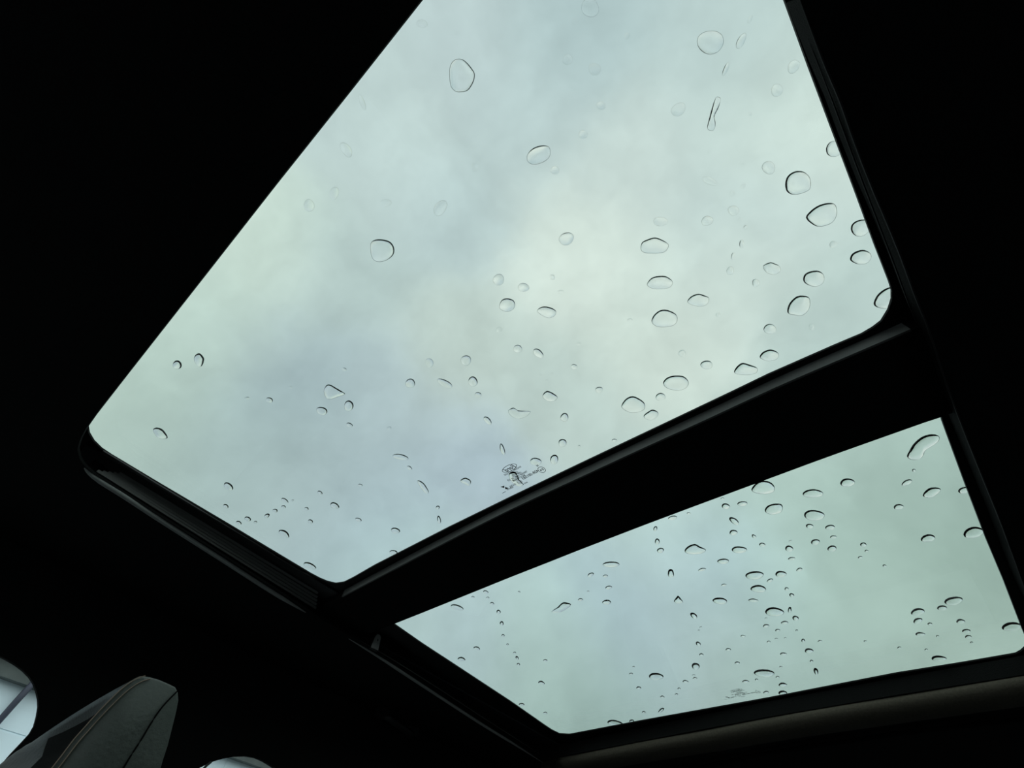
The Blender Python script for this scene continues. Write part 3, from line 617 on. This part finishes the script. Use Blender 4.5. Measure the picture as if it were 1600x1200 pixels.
SM2 = [(739,933,5,3,0,36),(759,925,8,5,15,42),(762,934,5,3,0,38),(769,943,7,4,15,42),(779,956,7,6,25,44),(784,974,6,7,0,46),(786,993,5,4,0,42),(793,1007,4,3,0,36),(804,1020,5,3,0,38),
(808,1028,7,4,55,44),(810,1038,5,4,10,44),(745,1013,10,5,15,44),(721,1030,12,6,12,44),(852,1032,7,3,0,42),(811,925,4,3,0,32),(923,898,10,6,-30,42),(955,882,25,9,0,44),(946,900,8,4,0,42),
(951,918,11,5,-10,42),(948,941,14,7,-5,44),(907,937,8,4,-5,42),(919,924,4,2,0,32),(1024,826,6,8,10,44),(1027,846,8,9,0,44),(1032,860,11,8,-20,44),(1084,962,12,8,35,45),(1095,980,4,2,-20,42),
(1092,985,3,2,0,36),(1129,779,6,3,0,36),(1134,791,13,9,0,43),(1160,787,15,8,-5,42),(1147,814,17,9,38,43),(1146,832,13,8,0,43),(1178,838,8,5,30,42),(1191,851,10,6,0,42),(1155,859,23,11,0,43),
(1130,877,18,8,0,43),(1097,890,13,4,-12,42),(1265,822,12,7,0,41),(1297,824,15,8,-8,42),(1302,839,10,5,-5,41),(1274,847,14,9,-3,42),(1300,857,15,9,-5,42),(1233,857,13,9,0,43),(1237,873,11,5,-8,41),
(1235,845,5,2,-15,36),(1324,754,23,13,0,43),(1179,899,30,12,-4,44),(1185,920,25,11,0,44),(1220,897,17,10,-5,44),(1203,907,10,5,-20,43),(1249,890,10,5,-15,42),(1131,914,9,3,-8,42),
(1125,939,23,10,2,44),(1177,938,15,5,2,42),(1229,920,6,5,0,44),(1237,930,8,6,25,44),(1234,953,6,9,10,45),(1243,966,10,8,0,45),(1226,973,11,5,-5,43),(1197,978,10,5,-5,43),(1215,985,8,4,-5,42),
(1245,985,4,3,10,40),(1161,994,8,3,0,42),(1197,966,4,2,0,36),(1213,998,5,2,0,38),(1227,997,4,2,0,36),(1201,1003,6,3,-10,42),(1255,1001,6,6,0,45),(1264,1017,13,8,0,45),(1281,1002,7,3,-8,40),
(1138,1015,9,4,0,42),(1224,1022,11,4,-3,43),(1152,1036,8,4,-5,43),(1268,1033,5,4,0,42),(1275,1049,7,11,-25,45),(1091,1006,9,6,38,44),(1096,1023,7,4,0,42),(1087,1041,12,11,0,44),(986,1053,6,3,0,42),
(990,1042,4,2,0,38),(998,1075,8,4,0,43),(1035,1089,7,3,0,43),(1071,1065,9,4,3,44),(1086,1060,7,3,0,43),(1084,1055,5,2,0,40),(1061,1076,5,3,0,42),(1057,1085,5,3,-10,42),(1033,1110,11,5,-40,42),
(1006,1113,6,3,5,42),(987,1127,8,5,0,43),(846,1067,11,5,12,44),(815,1101,9,4,0,43),(852,1114,6,3,0,40),(1165,1065,11,4,0,43),(1182,1062,5,3,0,42),(1215,1058,6,3,-5,42),(1223,1070,13,6,-5,43),
(1223,1083,13,8,0,43),(1197,1082,9,4,-5,42),(1220,1042,5,2,0,38),(1428,735,6,5,0,42),(1417,754,17,8,-27,43),(1404,792,15,9,-5,43),(1506,766,18,10,-10,43),(1450,841,24,11,-8,43),(1382,884,6,4,0,36),
(1472,950,15,8,-5,43),(1434,956,21,11,-8,43),(1434,970,15,8,-15,43),(1453,975,8,4,0,42),(1501,971,14,7,-5,43),(1438,991,15,6,0,43),(1510,986,13,6,0,43),(1513,995,11,5,0,42),(1465,994,5,3,0,40),(1349,851,10,7,-3,42),(1354,861,6,4,0,40),(1344,871,7,4,-10,40),(1051,809,15,6,-8,42),(1076,802,6,3,0,38),(1352,1002,5,3,0,36),(1405,1012,6,3,-10,38),(1447,1015,5,3,-8,38),(1518,1004,5,3,0,36)]
allD = []
for pane, P, c, nm in BIG:
    cx = sum(p[0] for p in P)/len(P); cy = sum(p[1] for p in P)/len(P); allD.append(dict(p=pane, P=P, c=c, x=cx, y=cy, name=nm))
for pane, SM in ((1, SM1), (2, SM2)):
    for i, (cx, cy, w, h, r, c) in enumerate(SM): allD.append(dict(p=pane, P=ell(cx, cy, w, h, r, i*1.3), c=c, x=cx, y=cy, name=None, w=w, h=h))
PN = {1: 'front pane', 2: 'rear pane'}
DIRS = ['right of', 'below right of', 'below', 'below left of', 'left of', 'above left of', 'above', 'above right of']
ORD = ['nearest', 'second', 'third', 'fourth', 'fifth', 'sixth', 'seventh', 'eighth', 'ninth', 'tenth', 'eleventh', 'twelfth']
def sec(a, b): return int(round(math.degrees(math.atan2(b['y']-a['y'], b['x']-a['x']))/45.0)) % 8
used = set()
rank = {}
for ai, A in enumerate(allD):
    if not A['name']: continue
    by = {}
    for di, D in enumerate(allD):
        if D is A or D['p'] != A['p']: continue
        by.setdefault(sec(A, D), []).append((math.hypot(D['x']-A['x'], D['y']-A['y']), di))
    for s, lst in by.items():
        for k, (dist, di) in enumerate(sorted(lst)): rank.setdefault(di, []).append((k*45+dist, k, s, A['name']))
for di, D in enumerate(allD):
    me, loc = drop_mesh(D['P'], D['c'], D['p'])
    o = link('water_drop', me, M_wat); o.location = loc
    if D['name']: lb = '%s, rain on the %s' % (D['name'], PN[D['p']])
    else:
        big = max(D['w'], D['h'])
        size = 'faint' if D['c'] < 24 else ('tiny' if big < 7 else 'small' if big < 14 else 'medium')
        for sc_, k, s, an in sorted(rank[di]):
            if k >= len(ORD): continue
            lb = '%s drop, %s %s the %s on the %s' % (size, ORD[k], DIRS[s], an, PN[D['p']])
            lb = lb.replace('of the larger of', 'of larger of')
            if len(lb.split()) > 16: lb = '%s drop, %s %s %s, %s' % (size, ORD[k], DIRS[s], an, PN[D['p']])
            if len(lb.split()) <= 16 and lb not in used: break
    used.add(lb)
    tag(o, lb, 'water drop', 'rain drops on the %s roof glass' % ('front' if D['p'] == 1 else 'rear'))
